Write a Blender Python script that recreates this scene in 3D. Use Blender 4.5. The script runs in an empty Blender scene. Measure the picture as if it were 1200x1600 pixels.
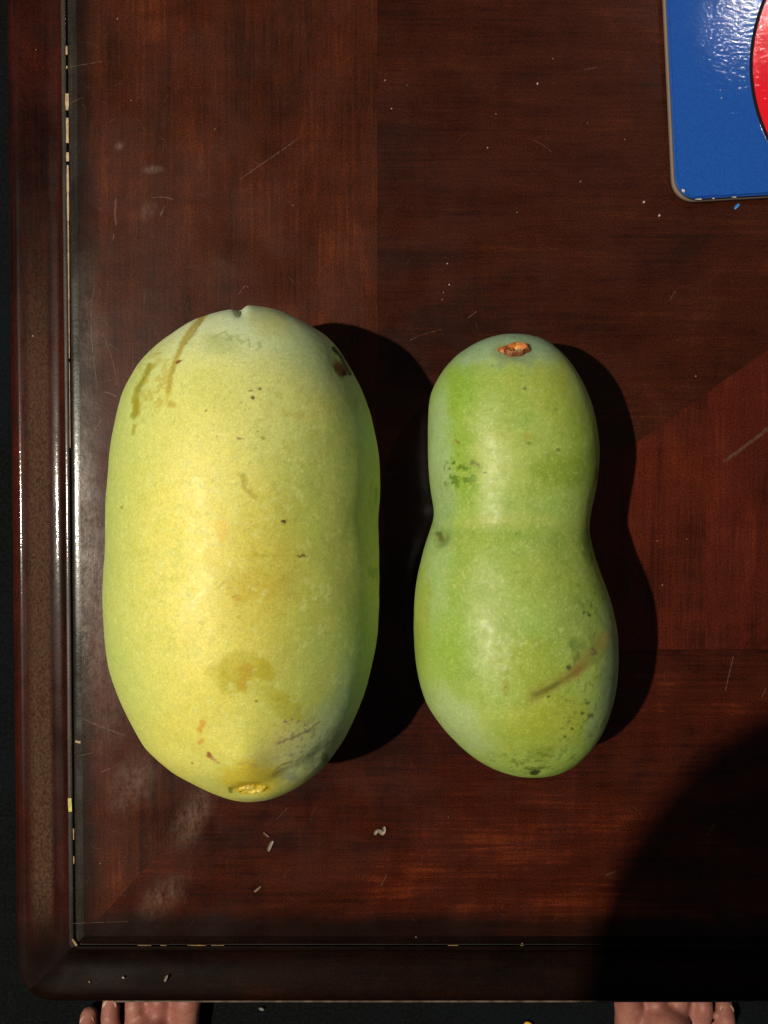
import bpy, bmesh, math, random
import numpy as np
from mathutils import Vector, Matrix, noise as mn

C = bpy.context.scene.collection
R = math.radians
random.seed(4); np.random.seed(4)

# ------------------------------------------------------------------ camera
TOP = 0.45                      # height of the table top above the floor
CAM = (0.0, 0.006, TOP + 0.295)
PITCH = R(-1.5)
F = 1458.0                      # focal length in photo pixels (1200 x 1600)
cd = bpy.data.cameras.new('camera'); cam = bpy.data.objects.new('camera', cd); C.objects.link(cam)
cd.sensor_fit = 'VERTICAL'; cd.sensor_height = 36.0; cd.lens = 36.0 * F / 1600.0
cd.clip_start = 0.01; cd.clip_end = 50
cam.location = CAM; cam.rotation_euler = (PITCH, 0, 0)
bpy.context.scene.camera = cam

# ------------------------------------------------------------------ world and lamps (indoors, one hard lamp at the left)
w = bpy.data.worlds.new("World"); bpy.context.scene.world = w; w.use_nodes = True
bg = w.node_tree.nodes['Background']; bg.inputs[0].default_value = (0.82, 0.92, 1.0, 1); bg.inputs[1].default_value = 0.075
def lamp(name, kind, loc, power, col, size, aim=None):
    d = bpy.data.lights.new(name, kind); d.energy = power; d.color = col
    if kind == 'AREA': d.shape = 'DISK'; d.size = size
    else: d.shadow_soft_size = size
    o = bpy.data.objects.new(name, d); C.objects.link(o); o.location = loc
    if aim: o.rotation_euler = (Vector(aim) - Vector(loc)).to_track_quat('-Z', 'Y').to_euler()
    return o
LAMP = (-1.13, -0.05, TOP + 2.05)
lamp('main_lamp', 'POINT', LAMP, 278, (1.0, 0.90, 0.72), 0.020)
lamp('ceiling_lamp', 'AREA', (0.93, 1.27, TOP + 2.05), 3.0, (1.0, 0.95, 0.88), 0.05, (0.1, 0.1, TOP))
sc = bpy.context.scene
sc.view_settings.view_transform = 'Standard'; sc.view_settings.look = 'None'
sc.view_settings.exposure = 0.0; sc.view_settings.gamma = 1.0
sc.cycles.max_bounces = 6

# ------------------------------------------------------------------ geometry of the view, used to measure places off the photo
ca, sa = math.cos(PITCH), math.sin(PITCH)
def at(px, py, z=TOP):
    dx = (px - 600) / F; dy = -(py - 800) / F
    d = (dx, dy * ca + sa, dy * sa - ca)
    t = (z - CAM[2]) / d[2]
    return Vector((CAM[0] + d[0] * t, CAM[1] + d[1] * t, z))
def to_px(P):
    q = P - np.array(CAM)
    u = q[..., 1] * ca + q[..., 2] * sa
    b = -q[..., 1] * sa + q[..., 2] * ca
    return 600 + F * q[..., 0] / (-b), 800 - F * u / (-b)

# ------------------------------------------------------------------ object helpers
def tag(o, label=None, cat=None, group=None, kind=None):
    for k, v in (('label', label), ('category', cat), ('group', group), ('kind', kind)):
        if v: o[k] = v
    return o
def empty(name, loc=(0, 0, 0), rz=0):
    o = bpy.data.objects.new(name, None); C.objects.link(o); o.empty_display_size = 0.02
    o.location = loc; o.rotation_euler = (0, 0, rz); return o
def link(name, me, mat=None, parent=None, smooth=True):
    o = bpy.data.objects.new(name, me); C.objects.link(o)
    if mat: me.materials.append(mat)
    if smooth: me.polygons.foreach_set('use_smooth', [True] * len(me.polygons))
    if parent:
        bpy.context.view_layer.update()
        o.parent = parent; o.matrix_parent_inverse = parent.matrix_world.inverted()
    return o
def mesh(name, V, Fc):
    me = bpy.data.meshes.new(name); me.from_pydata([tuple(v) for v in V], [], Fc); me.update(); return me
def grid_mesh(name, P, wrap_u=True):
    """P[nv, nu, 3] -> quads"""
    nv, nu = P.shape[:2]
    i = np.arange(nv - 1)[:, None]; j = np.arange(nu if wrap_u else nu - 1)[None, :]; j2 = (j + 1) % nu
    q = np.stack([i * nu + j + 0 * j, (i + 1) * nu + j, (i + 1) * nu + j2, i * nu + j2 + 0 * i], -1).reshape(-1, 4)
    me = bpy.data.meshes.new(name)
    me.vertices.add(nv * nu); me.vertices.foreach_set('co', P.reshape(-1).astype('f4'))
    me.loops.add(q.size); me.loops.foreach_set('vertex_index', q.reshape(-1).astype('i4'))
    me.polygons.add(len(q)); me.polygons.foreach_set('loop_start', np.arange(0, q.size, 4).astype('i4'))
    me.update(calc_edges=True); me.validate(); return me
def prism(name, poly, z0, z1):
    n = len(poly)
    a = sum(poly[i][0] * poly[(i + 1) % n][1] - poly[(i + 1) % n][0] * poly[i][1] for i in range(n))
    if a < 0: poly = poly[::-1]
    V = [(x, y, z1) for x, y in poly] + [(x, y, z0) for x, y in poly]
    Fc = [list(range(n)), list(range(2 * n - 1, n - 1, -1))]
    Fc += [[(i + 1) % n, i, n + i, n + (i + 1) % n] for i in range(n)]
    return mesh(name, V, Fc)
def box(name, x0, x1, y0, y1, z0, z1): return prism(name, [(x0, y0), (x1, y0), (x1, y1), (x0, y1)], z0, z1)
def inset(poly, d):
    n = len(poly); a = sum(poly[i][0] * poly[(i + 1) % n][1] - poly[(i + 1) % n][0] * poly[i][1] for i in range(n))
    if a < 0: poly = poly[::-1]
    out = []
    for i in range(n):
        p, q, r = Vector(poly[i - 1]), Vector(poly[i]), Vector(poly[(i + 1) % n])
        e1 = (q - p).normalized(); e2 = (r - q).normalized()
        n1 = Vector((-e1.y, e1.x)); n2 = Vector((-e2.y, e2.x))
        m = (n1 + n2).normalized(); out.append(tuple(q + m * d / max(0.3, m.dot(n1))))
    return out

# value noise in numpy
def _h(i, j, k, s):
    n = (i * 374761393 + j * 668265263 + k * 2147483647 + s * 1274126177) & 0xffffffff
    n = ((n ^ (n >> 13)) * 1274126177) & 0xffffffff
    return ((n ^ (n >> 16)) & 0xffff) / 65535.0
def vnoise(P, scale, seed=0):
    q = P * scale; b = np.floor(q).astype(np.int64); f = q - b; f = f * f * (3 - 2 * f); r = 0
    for dx in (0, 1):
        for dy in (0, 1):
            for dz in (0, 1):
                wgt = (f[..., 0] if dx else 1 - f[..., 0]) * (f[..., 1] if dy else 1 - f[..., 1]) * (f[..., 2] if dz else 1 - f[..., 2])
                r = r + wgt * _h(b[..., 0] + dx, b[..., 1] + dy, b[..., 2] + dz, seed)
    return r
def fbm(P, scale, octv=4, seed=0, rough=0.5):
    r = 0; a = 1; t = 0
    for o in range(octv):
        r = r + a * vnoise(P + 3.1 * o, scale, seed + o); t += a; a *= rough; scale *= 2.03
    return r / t
def sst(a, b, x):
    t = np.clip((x - a) / (b - a), 0, 1); return t * t * (3 - 2 * t)

# ------------------------------------------------------------------ node helpers
class NT:
    def __init__(s, name):
        s.m = bpy.data.materials.new(name); s.m.use_nodes = True; s.t = s.m.node_tree
        s.b = s.t.nodes['Principled BSDF']; s.tc = s.t.nodes.new('ShaderNodeTexCoord').outputs['Object']
    def n(s, typ, **kw):
        x = s.t.nodes.new(typ)
        for k, v in kw.items(): setattr(x, k, v)
        return x
    def put(s, sock, v):
        if hasattr(v, 'links'): s.t.links.new(v, sock)
        elif v is not None: sock.default_value = v
    def set(s, **kw):
        for k, v in kw.items(): s.put(s.b.inputs[k.replace('_', ' ')], v)
    def math(s, op, a, b=None, clamp=False):
        x = s.n('ShaderNodeMath', operation=op, use_clamp=clamp); s.put(x.inputs[0], a)
        if b is not None: s.put(x.inputs[1], b)
        return x.outputs[0]
    def map(s, vec, scale=(1, 1, 1), loc=(0, 0, 0), rot=(0, 0, 0)):
        x = s.n('ShaderNodeMapping'); s.put(x.inputs['Vector'], vec); x.inputs['Scale'].default_value = scale
        x.inputs['Location'].default_value = loc; x.inputs['Rotation'].default_value = rot; return x.outputs[0]
    def noise(s, vec, scale, detail=4, rough=0.5, dist=0):
        x = s.n('ShaderNodeTexNoise'); s.put(x.inputs['Vector'], vec); x.inputs['Scale'].default_value = scale
        x.inputs['Detail'].default_value = detail; x.inputs['Roughness'].default_value = rough
        x.inputs['Distortion'].default_value = dist; return x.outputs['Fac']
    def rng(s, v, a, b, c=0.0, d=1.0, smooth=True):
        x = s.n('ShaderNodeMapRange', interpolation_type='SMOOTHSTEP' if smooth else 'LINEAR'); s.put(x.inputs['Value'], v)
        x.inputs['From Min'].default_value = a; x.inputs['From Max'].default_value = b
        x.inputs['To Min'].default_value = c; x.inputs['To Max'].default_value = d; return x.outputs[0]
    def mix(s, f, a, b, mode='MIX'):
        x = s.n('ShaderNodeMix', data_type='RGBA', blend_type=mode); s.put(x.inputs[0], f)
        for sock, v in ((x.inputs[6], a), (x.inputs[7], b)):
            s.put(sock, (v + (1,)) if isinstance(v, tuple) and len(v) == 3 else v)
        return x.outputs[2]
    def bump(s, h, dist, strength=1.0, normal=None):
        x = s.n('ShaderNodeBump'); s.put(x.inputs['Height'], h); x.inputs['Distance'].default_value = dist
        x.inputs['Strength'].default_value = strength
        if normal is not None: s.put(x.inputs['Normal'], normal)
        return x.outputs[0]
    def attr(s, name):
        return s.n('ShaderNodeAttribute', attribute_name=name)

def plain(name, col, rough=0.5, var=0.25, scale=600, spec=0.5):
    g = NT(name); f = g.rng(g.noise(g.tc, scale, 4), 0.3, 0.7)
    d = tuple(c * (1 - var) for c in col); l = tuple(min(1, c * (1 + var)) for c in col)
    g.set(Base_Color=g.mix(f, d, l), Roughness=rough); g.b.inputs['Specular IOR Level'].default_value = spec
    g.put(g.b.inputs['Normal'], g.bump(g.noise(g.tc, scale * 1.5, 3), 0.0002, 0.5)); return g.m

# ------------------------------------------------------------------ wood
X0, X1 = at(111, 800).x, at(111, 800).x + 0.62     # inner panel of the table, seam to seam
Y0 = at(600, 1477).y; Y1 = Y0 + 0.92
SCUFFS_HAZE = [  # px, py, half-length, half-width, turn (deg from x towards +y), strength
    (300, 1275, 62, 26, 62, 0.75), (255, 1400, 48, 26, 40, 0.6), (205, 1225, 55, 34, 60, 0.62), (170, 1130, 60, 30, 80, 0.32),
    (128, 860, 230, 30, 90, 0.9), (160, 980, 190, 46, 90, 0.5), (135, 560, 200, 26, 90, 0.25), (290, 400, 300, 140, 80, 0.05),  # upright strips nearest the left seam paint in the lamp's glare haze
    (240, 265, 18, 7, 0, 0.9), (186, 228, 9, 7, 40, 0.9), (232, 330, 20, 14, 60, 0.45), (350, 420, 60, 40, 20, 0.1),
    (140, 520, 60, 34, 90, 0.3), (665, 660, 30, 14, 0, 0.0)]
def scuff_haze_mask(g):
    tot = None
    for px, py, a, b, rot, st in SCUFFS_HAZE:
        if st == 0: continue
        p = at(px, py); k = 1 / (F / 0.295 * 1.0)
        sub = g.n('ShaderNodeVectorMath', operation='SUBTRACT'); g.put(sub.inputs[0], g.tc); sub.inputs[1].default_value = (p.x, p.y, 0)
        r = g.n('ShaderNodeVectorRotate', rotation_type='Z_AXIS'); g.put(r.inputs['Vector'], sub.outputs[0]); r.inputs['Angle'].default_value = -R(rot)
        sep = g.n('ShaderNodeSeparateXYZ'); g.put(sep.inputs[0], r.outputs[0])
        dx = g.math('MULTIPLY', sep.outputs[0], 1 / (a * k)); dy = g.math('MULTIPLY', sep.outputs[1], 1 / (b * k))
        q = g.math('SQRT', g.math('ADD', g.math('MULTIPLY', dx, dx), g.math('MULTIPLY', dy, dy)))
        m = g.rng(q, 1.35, 0.1, 0.0, st); tot = m if tot is None else g.math('MAXIMUM', tot, m)
    br = g.math('MULTIPLY', g.rng(g.noise(g.map(g.tc, (1.6, 0.8, 1)), 330, 9, 0.8, 0.0), 0.32, 0.68), g.rng(g.noise(g.map(g.tc, (1, 0.5, 1)), 1500, 3, 0.6), 0.25, 0.75, 0.55, 1.0))
    return g.math('MULTIPLY', tot, br)
def wood(name, angle, dark, mid, lite, scuffs_haze=False, edge=False, rough=0.36, seed=0, coat=0.10, spec=0.08, wear=False, cr=0.13):
    g = NT(name)
    v = g.map(g.tc, loc=(seed * 1.37, seed * 0.71, 0), rot=(0, 0, -R(angle)))      # x now runs along the grain
    fib = g.noise(g.map(v, (26, 900, 60)), 1, 5, 0.62, 0.4)
    fine = g.noise(g.map(v, (110, 2600, 200)), 1, 3, 0.6, 0.2)
    band = g.noise(g.map(v, (11, 75, 10)), 1, 5, 0.62, 1.6)
    blot = g.noise(g.map(v, (13, 24, 16)), 1, 7, 0.68, 0.7)
    cross = g.noise(g.map(v, (190, 45, 60)), 1, 3, 0.55, 0.6)
    f = g.math('ADD', g.math('MULTIPLY', fib, 0.22), g.math('ADD', g.math('MULTIPLY', band, 0.20), g.math('ADD', g.math('MULTIPLY', blot, 0.47), g.math('MULTIPLY', cross, 0.11))))
    col = g.mix(g.rng(f, 0.42, 0.53), dark, mid); col = g.mix(g.rng(f, 0.52, 0.66), col, lite)
    pores = g.rng(fine, 0.32, 0.48, 0.74, 1.0)
    x = g.n('ShaderNodeVectorMath', operation='SCALE'); g.put(x.inputs[0], col); g.put(x.inputs['Scale'], pores); col = x.outputs[0]
    mott = g.rng(g.noise(g.tc, 1700, 3, 0.7), 0.3, 0.7, 0.58, 1.35)                  # mottled old varnish
    x = g.n('ShaderNodeVectorMath', operation='SCALE'); g.put(x.inputs[0], col); g.put(x.inputs['Scale'], mott); col = x.outputs[0]
    rf = g.rng(g.noise(g.tc, 70, 5, 0.6), 0.3, 0.7, rough - 0.08, rough + 0.10)
    sp_m = None
    if edge:    # the stain is darker where the panel meets its frame
        sep = g.n('ShaderNodeSeparateXYZ'); g.put(sep.inputs[0], g.tc)
        wob = g.math('MULTIPLY', g.math('SUBTRACT', g.noise(g.tc, 55, 4), 0.5), 0.006)
        ex = g.rng(g.math('ADD', sep.outputs[0], wob), X0 + 0.0035, X0 + 0.010, 0.75, 0.0)
        ey = g.rng(g.math('ADD', sep.outputs[1], wob), Y0 + 0.006, Y0 + 0.0135, 0.85, 0.0)
        col = g.mix(g.math('MAXIMUM', ex, ey), col, (0.0040, 0.0024, 0.0020))
    if wear:    # varnish rubbed through on the crest of the side rail, stain darkest at the corner
        sep = g.n('ShaderNodeSeparateXYZ'); g.put(sep.inputs[0], g.tc)
        wx = g.math('MULTIPLY', g.rng(sep.outputs[0], X0 - 0.0152, X0 - 0.0118), g.rng(sep.outputs[0], X0 - 0.0065, X0 - 0.0085))
        wy = g.math('MULTIPLY', g.rng(sep.outputs[1], at(60, 250).y, at(60, 700).y), g.rng(sep.outputs[1], at(60, 1500).y, at(60, 1400).y))
        gr = g.rng(g.noise(g.map(g.tc, (1, .6, 1)), 1500, 6, 0.8), 0.34, 0.66, 0.15, 1.0)
        m = g.math('MULTIPLY', g.math('MULTIPLY', wx, wy), gr); col = g.mix(m, col, (0.092, 0.050, 0.029)); rf = g.math('ADD', rf, g.math('MULTIPLY', m, 0.3))
        col = g.mix(g.rng(sep.outputs[1], at(60, 1380).y, at(60, 1500).y, 0.0, 0.9), col, (0.006, 0.004, 0.0035))
    if scuffs_haze:
        m = scuff_haze_mask(g); col = g.mix(m, col, (0.150, 0.088, 0.056)); sp_m = m  # tan of the scuffs, also painted glare beside the left seam
    g.set(Base_Color=col, Roughness=rf, Coat_Weight=coat, Coat_Roughness=cr)
    g.put(g.b.inputs['Specular IOR Level'], g.math('ADD', g.math('MULTIPLY', sp_m, 0.30), spec) if sp_m is not None else spec)
    h = g.math('ADD', g.math('MULTIPLY', fine, 0.5), g.noise(g.tc, 900, 4, 0.6))
    nb = g.bump(h, 0.00006, 0.5); g.put(g.b.inputs['Normal'], nb)
    g.put(g.b.inputs['Coat Normal'], g.bump(g.noise(g.tc, 420, 4, 0.65), 0.00008, 0.6))
    return g.m
DK, MD, LT = (0.020, 0.0068, 0.0042), (0.050, 0.0125, 0.0068), (0.118, 0.0265, 0.0115)
wood_vert = wood('mahogany_veneer_upright', 90, (0.022, 0.0054, 0.0024), (0.046, 0.0102, 0.0040), (0.100, 0.0225, 0.0075), True, True, seed=1)
wood_vert_red = wood('mahogany_veneer_red', 90, (0.032, 0.0056, 0.0026), (0.064, 0.0104, 0.0042), (0.11, 0.0175, 0.0062), seed=2)
wood_vert_red2 = wood('mahogany_veneer_red_darker', 90, (0.027, 0.0048, 0.0026), (0.056, 0.0088, 0.0043), (0.100, 0.0160, 0.0066), seed=9)
wood_cross = wood('mahogany_veneer_crosswise', 0, (0.018, 0.0043, 0.0020), (0.034, 0.0074, 0.0032), (0.066, 0.0140, 0.0052), True, False, seed=3)
wood_foot = wood('mahogany_veneer_lower', 0, (0.016, 0.0033, 0.0016), (0.038, 0.0064, 0.0025), (0.110, 0.0195, 0.0060), True, True, seed=4)
rail_side = wood('dark_rail_wood_upright', 90, (0.010, 0.0028, 0.0020), (0.026, 0.0052, 0.0030), (0.055, 0.0090, 0.0045), rough=0.32, seed=5, coat=0.30, spec=0.06, wear=True, cr=0.085)
rail_end = wood('dark_rail_wood_crosswise', 0, (0.0035, 0.0018, 0.0012), (0.0075, 0.0028, 0.0016), (0.016, 0.0046, 0.0024), rough=0.45, seed=6, coat=0.02, spec=0.03)
bead_m = wood('worn_bead_wood', 90, (0.018, 0.013, 0.011), (0.036, 0.028, 0.023), (0.065, 0.048, 0.036), rough=0.38, seed=7, coat=0.3, spec=0.15, cr=0.10)
lip_m = wood('dark_lip_stain', 90, (0.010, 0.008, 0.0075), (0.020, 0.016, 0.013), (0.05, 0.036, 0.024), rough=0.24, seed=8, coat=0.6, spec=0.15, cr=0.085)
core_m = plain('dark_core_board', (0.006, 0.004, 0.003), 0.7)
filler_m = plain('bare_cream_wood', (0.36, 0.25, 0.14), 0.6)
gold_m = plain('bare_golden_wood', (0.24, 0.145, 0.055), 0.5)

# ------------------------------------------------------------------ floor
def floor_mat():
    g = NT('dark_carpet'); n1 = g.noise(g.tc, 5.5, 4, 0.6); n2 = g.noise(g.tc, 420, 4, 0.7)
    c = g.mix(g.rng(n1, 0.42, 0.62), (0.0022, 0.0030, 0.0035), (0.0030, 0.0062, 0.0105))
    c = g.mix(g.rng(n2, 0.35, 0.7), c, (0.008, 0.009, 0.010))
    g.set(Base_Color=c, Roughness=0.95); g.b.inputs['Specular IOR Level'].default_value = 0.1
    g.put(g.b.inputs['Normal'], g.bump(n2, 0.002, 0.8)); return g.m
fl = link('floor', mesh('floor', [(-4, -4, 0), (4, -4, 0), (4, 4, 0), (-4, 4, 0)], [(0, 1, 2, 3)]), floor_mat(), smooth=False)
tag(fl, kind='structure')

# ------------------------------------------------------------------ table
tbl = empty('coffee_table', ((X0 + X1) / 2, (Y0 + Y1) / 2, 0))
tag(tbl, 'dark mahogany wooden table with inlaid veneer top and rounded moulded frame, under the two fruits', 'table')
def rounded_ring(u, z, r, nc=9, ns=60):
    """rounded rectangle at offset u from the seam, clockwise list split into four rails by corner midpoints"""
    x0, x1, y0, y1 = X0 - u, X1 + u, Y0 - u, Y1 + u; pts = []
    cs = [(x0 + r, y0 + r, 180), (x1 - r, y0 + r, 270), (x1 - r, y1 - r, 0), (x0 + r, y1 - r, 90)]
    for i, (cx, cy, a0) in enumerate(cs):
        arc = [(cx + r * math.cos(R(a0 + 90 * k / (2 * nc))), cy + r * math.sin(R(a0 + 90 * k / (2 * nc)))) for k in range(2 * nc + 1)]
        nx, ny, na = cs[(i + 1) % 4]; e = (nx + r * math.cos(R(na)), ny + r * math.sin(R(na)))
        s = arc[-1]; pts.append((arc, [(s[0] + (e[0] - s[0]) * k / ns, s[1] + (e[1] - s[1]) * k / ns) for k in range(1, ns)]))
    rails = []
    for i in range(4):
        a, line = pts[i]; b, _ = pts[(i + 1) % 4]
        rails.append([(x, y, TOP + z) for x, y in a[nc:] + line + b[:nc + 1]])
    return rails    # bottom, right, top, left
def loft(name, prof, mats, parent, rad):
    rings = [rounded_ring(u, z, rad(u)) for u, z in prof]; res = []
    for i in range(4):
        P = np.array([r[i] for r in rings])
        # small unevenness of an old hand-finished edge
        P[..., 2] += (fbm(P, 120, 3, 5) - 0.5) * 0.00018
        me = grid_mesh(name, P, False)
        res.append(link(name, me, mats[i], parent))
    return res
cm = 0.01
PROF = [(0.19, -0.02), (0.205, -0.045), (0.24, -0.085), (0.31, -0.125), (0.38, -0.150), (0.46, -0.163), (0.55, -0.168), (0.64, -0.167), (0.74, -0.157), (0.84, -0.140),
        (0.98, -0.108), (1.15, -0.068), (1.30, -0.036), (1.43, -0.013), (1.53, -0.003), (1.58, -0.001), (1.62, -0.004), (1.66, -0.013), (1.71, -0.033), (1.78, -0.080),
        (1.86, -0.155), (1.94, -0.255), (2.00, -0.37), (2.045, -0.52), (2.06, -0.68), (2.04, -0.95), (1.95, -1.10), (1.88, -1.18), (1.90, -1.28), (1.90, -2.0), (0.2, -2.0)]
def densify(p, k=3):
    o = []
    for i in range(len(p) - 1):
        a0, a, b, b0 = p[max(0, i - 1)], p[i], p[i + 1], p[min(len(p) - 1, i + 2)]
        for t in (j / k for j in range(k)):
            f = lambda q: 0.5 * (2 * a[q] + (b[q] - a0[q]) * t + (2 * a0[q] - 5 * a[q] + 4 * b[q] - b0[q]) * t * t + (3 * a[q] - a0[q] - 3 * b[q] + b0[q]) * t ** 3)
            o.append((f(0), f(1)))
    return o + [p[-1]]
P2 = [(a * cm, b * cm) for a, b in densify(PROF[:25]) + PROF[25:]]
for o in loft('frame_rail', P2[::-1], [rail_end, rail_side, rail_end, rail_side], tbl, lambda u: 0.0022 + 0.5 * u): pass
BE = [(0.035, -0.08), (0.037, -0.03), (0.045, -0.012), (0.065, -0.003), (0.11, 0.0), (0.155, -0.004), (0.178, -0.012), (0.19, -0.03), (0.193, -0.12)]
loft('bead', [(a * cm, b * cm) for a, b in densify(BE)][::-1], [rail_end, bead_m, rail_end, bead_m], tbl, lambda u: 0.0018 + 0.5 * u)
LP_ = [(-0.30, -0.0005), (-0.24, -0.0015), (-0.19, -0.004), (-0.14, -0.008), (-0.09, -0.015), (-0.05, -0.025), (-0.025, -0.038), (-0.012, -0.055), (-0.01, -0.1)]
loft('panel_lip', [(a * cm, b * cm) for a, b in LP_][::-1], [rail_end, lip_m, rail_end, lip_m], tbl, lambda u: max(0.0004, 0.0028 + u))
link('core_board', box('core_board', X0 - 0.0012, X1 + 0.0012, Y0 - 0.0012, Y1 + 0.0012, TOP - 0.019, TOP - 0.0012), core_m, tbl, False)
# veneer pieces, each with its own grain
lx, rx_, by, ty = X0 + 0.0030, X1 - 0.0030, Y0 + 0.0030, Y1 - 0.0030
def P(px, py): v = at(px, py); return (v.x, v.y)
A = P(537, 1015); B = P(590, 977); D1 = P(1105, 613); seam_y = P(1105, 1015)[1]
sl = (D1[1] - A[1]) / (D1[0] - A[0])
EY = D1[1] + sl * (rx_ - D1[0])
pieces = [
    (wood_vert, [(lx, by), (A[0], A[1]), (B[0], A[1] + sl * (B[0] - A[0])), (B[0], ty), (lx, ty)]),
    (wood_cross, [(B[0], A[1] + sl * (B[0] - A[0])), (rx_, EY), (rx_, ty), (B[0], ty)]),
    (wood_vert_red, [A, (D1[0], seam_y), D1]),
    (wood_vert_red2, [(D1[0], seam_y), (rx_, seam_y), (rx_, EY), D1]),
    (wood_foot, [(lx, by), (rx_, by), (rx_, seam_y), (D1[0], seam_y), A])]
for m, poly in pieces:
    link('veneer_piece', prism('veneer_piece', inset(poly, 0.00002), TOP - 0.001, TOP), m, tbl, False)
we = plain('pale_edge_highlight', (0.085, 0.058, 0.042), 0.4, 0.5, 300)
link('edge_highlight', box('edge_highlight', X0 + 0.010, X1, Y0 - 0.0223, Y0 - 0.0200, TOP - 0.0074, TOP - 0.0068), we, tbl, False)  # pale strip colours in the highlight along the lower rail arris
# apron and legs
link('apron', box('apron', X0 + 0.03, X1 - 0.03, Y0 + 0.03, Y0 + 0.05, TOP - 0.10, TOP - 0.0192), rail_end, tbl, False)
link('apron', box('apron', X0 + 0.03, X1 - 0.03, Y1 - 0.05, Y1 - 0.03, TOP - 0.10, TOP - 0.0192), rail_end, tbl, False)
link('apron', box('apron', X0 + 0.03, X0 + 0.05, Y0 + 0.052, Y1 - 0.052, TOP - 0.10, TOP - 0.0192), rail_side, tbl, False)
link('apron', box('apron', X1 - 0.05, X1 - 0.03, Y0 + 0.052, Y1 - 0.052, TOP - 0.10, TOP - 0.0192), rail_side, tbl, False)
for lxp in (X0 + 0.075, X1 - 0.075):
    for lyp in (Y0 + 0.075, Y1 - 0.075):
        pr = [(0.024, TOP - 0.0193), (0.024, TOP - 0.10), (0.018, TOP - 0.11), (0.022, TOP - 0.13), (0.020, 0.10), (0.014, 0.06), (0.016, 0.05), (0.012, 0.0)]
        Pn = np.array([[(lxp + r * math.cos(a), lyp + r * math.sin(a), z) for a in np.linspace(0, 2 * math.pi, 24, endpoint=False)] for r, z in pr[::-1]])
        link('leg', grid_mesh('leg', Pn[:, ::-1]), rail_side, tbl)
# bare wood showing in the seam beside the bead, and chips knocked out of it
def sliver(name, x0p, y0p, x1p, y1p, wd, mat, z=0.0):
    a, b = at(x0p, y0p), at(x1p, y1p); n = max(2, int((b - a).length / 0.0015)); V = []; Fc = []
    d = (b - a).normalized(); s = Vector((-d.y, d.x, 0))
    for i in range(n + 1):
        p = a.lerp(b, i / n); q = wd * (0.75 + 0.5 * random.random()) * (0.8 if i in (0, n) else 1) / 2
        V += [tuple(p - s * q + Vector((0, 0, z))), tuple(p + s * q + Vector((0, 0, z))), tuple(p + s * q + Vector((0, 0, z - 0.0006))), tuple(p - s * q + Vector((0, 0, z - 0.0006)))]
        if i:
            k = 4 * i; j = k - 4
            Fc += [(j, k, k + 1, j + 1), (j + 1, k + 1, k + 2, j + 2), (j + 3, k + 3, k, j)]
    Fc += [(0, 1, 2, 3), (4 * n + 3, 4 * n + 2, 4 * n + 1, 4 * n)]
    return link(name, mesh(name, V, Fc), mat, tbl, False)
def sx(py): return to_px(np.array([X0 - 0.00012, at(100, py).y, TOP]))[0]
for y0, y1, wd, m in ((72, 85, .0007, filler_m), (103, 107, .0004, filler_m), (146, 172, .0010, filler_m), (184, 223, .0009, filler_m), (238, 252, .0008, filler_m),
                      (258, 345, .0006, filler_m), (345, 470, .0004, gold_m), (470, 560, .00025, gold_m), (566, 700, .00018, gold_m), (1295, 1312, .0004, gold_m),
                      (1338, 1350, .0003, gold_m)):
    sliver('bare_seam', sx(y0), y0, sx(y1), y1, wd, m)
yellow_m = plain('yellow_chip', (0.42, 0.36, 0.08), 0.5)
sliver('edge_chip', 109, 1247, 110, 1268, 0.0011, yellow_m, 0.0002)
sliver('edge_chip', 118, 1158, 126, 1160, 0.0009, filler_m, 0.0002)
sliver('edge_chip', 113.5, 1467, 120, 1477, 0.0007, gold_m, 0.0003)
for a, b in ((215, 236), (250, 260), (293, 322), (330, 350), (700, 716), (813, 818)):
    y = to_px(np.array([0, Y0 - 0.0001, TOP]))[1]; sliver('edge_chip', a, y, b, y, 0.00018, gold_m, -0.0001)

# scratches: hair-thin ribbons of bruised varnish
def ribbons(name, lines, mat, parent, z=0.00004):
    V, Fc = [], []
    for pts, wd in lines:
        n = len(pts); base = len(V)
        for i, p in enumerate(pts):
            d = (Vector(pts[min(n - 1, i + 1)]) - Vector(pts[max(0, i - 1)])).normalized(); s = Vector((-d.y, d.x))
            k = wd * (0.3 if i in (0, n - 1) else 0.8 + 0.4 * random.random()) / 2
            V += [(p[0] - s.x * k, p[1] - s.y * k, TOP + z), (p[0] + s.x * k, p[1] + s.y * k, TOP + z)]
            if i: j = base + 2 * i; Fc.append((j - 2, j, j + 1, j - 1) if True else ())
    me = mesh(name, V, Fc)
    return link(name, me, mat, parent, False)
def curve(pp, n=10, jit=0.0):
    pp = [Vector(P(*p)) for p in pp]; out = []
    for i in range(len(pp) - 1):
        a0, a, b, b0 = pp[max(0, i - 1)], pp[i], pp[i + 1], pp[min(len(pp) - 1, i + 2)]
        for t in (k / n for k in range(n + (i == len(pp) - 2))):
            q = 0.5 * (2 * a + (b - a0) * t + (2 * a0 - 5 * a + 4 * b - b0) * t * t + (3 * a - a0 - 3 * b + b0) * t ** 3)
            out.append((q.x + random.uniform(-jit, jit), q.y + random.uniform(-jit, jit)))
    return out
def scratch_mat(name, col, alpha):
    g = NT(name); g.set(Base_Color=col + (1,), Roughness=0.5)
    f = g.rng(g.noise(g.tc, 700, 3, 0.7), 0.35, 0.6, 0.15 * alpha, alpha); g.put(g.b.inputs['Alpha'], f); return g.m
scr = scratch_mat('scratched_varnish', (0.16, 0.085, 0.05), 0.42)
scr2 = scratch_mat('faint_scratched_varnish', (0.13, 0.068, 0.04), 0.3)
L = []
def ln(pts, w_): L.append((curve(pts), w_ * 0.0002))
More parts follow.
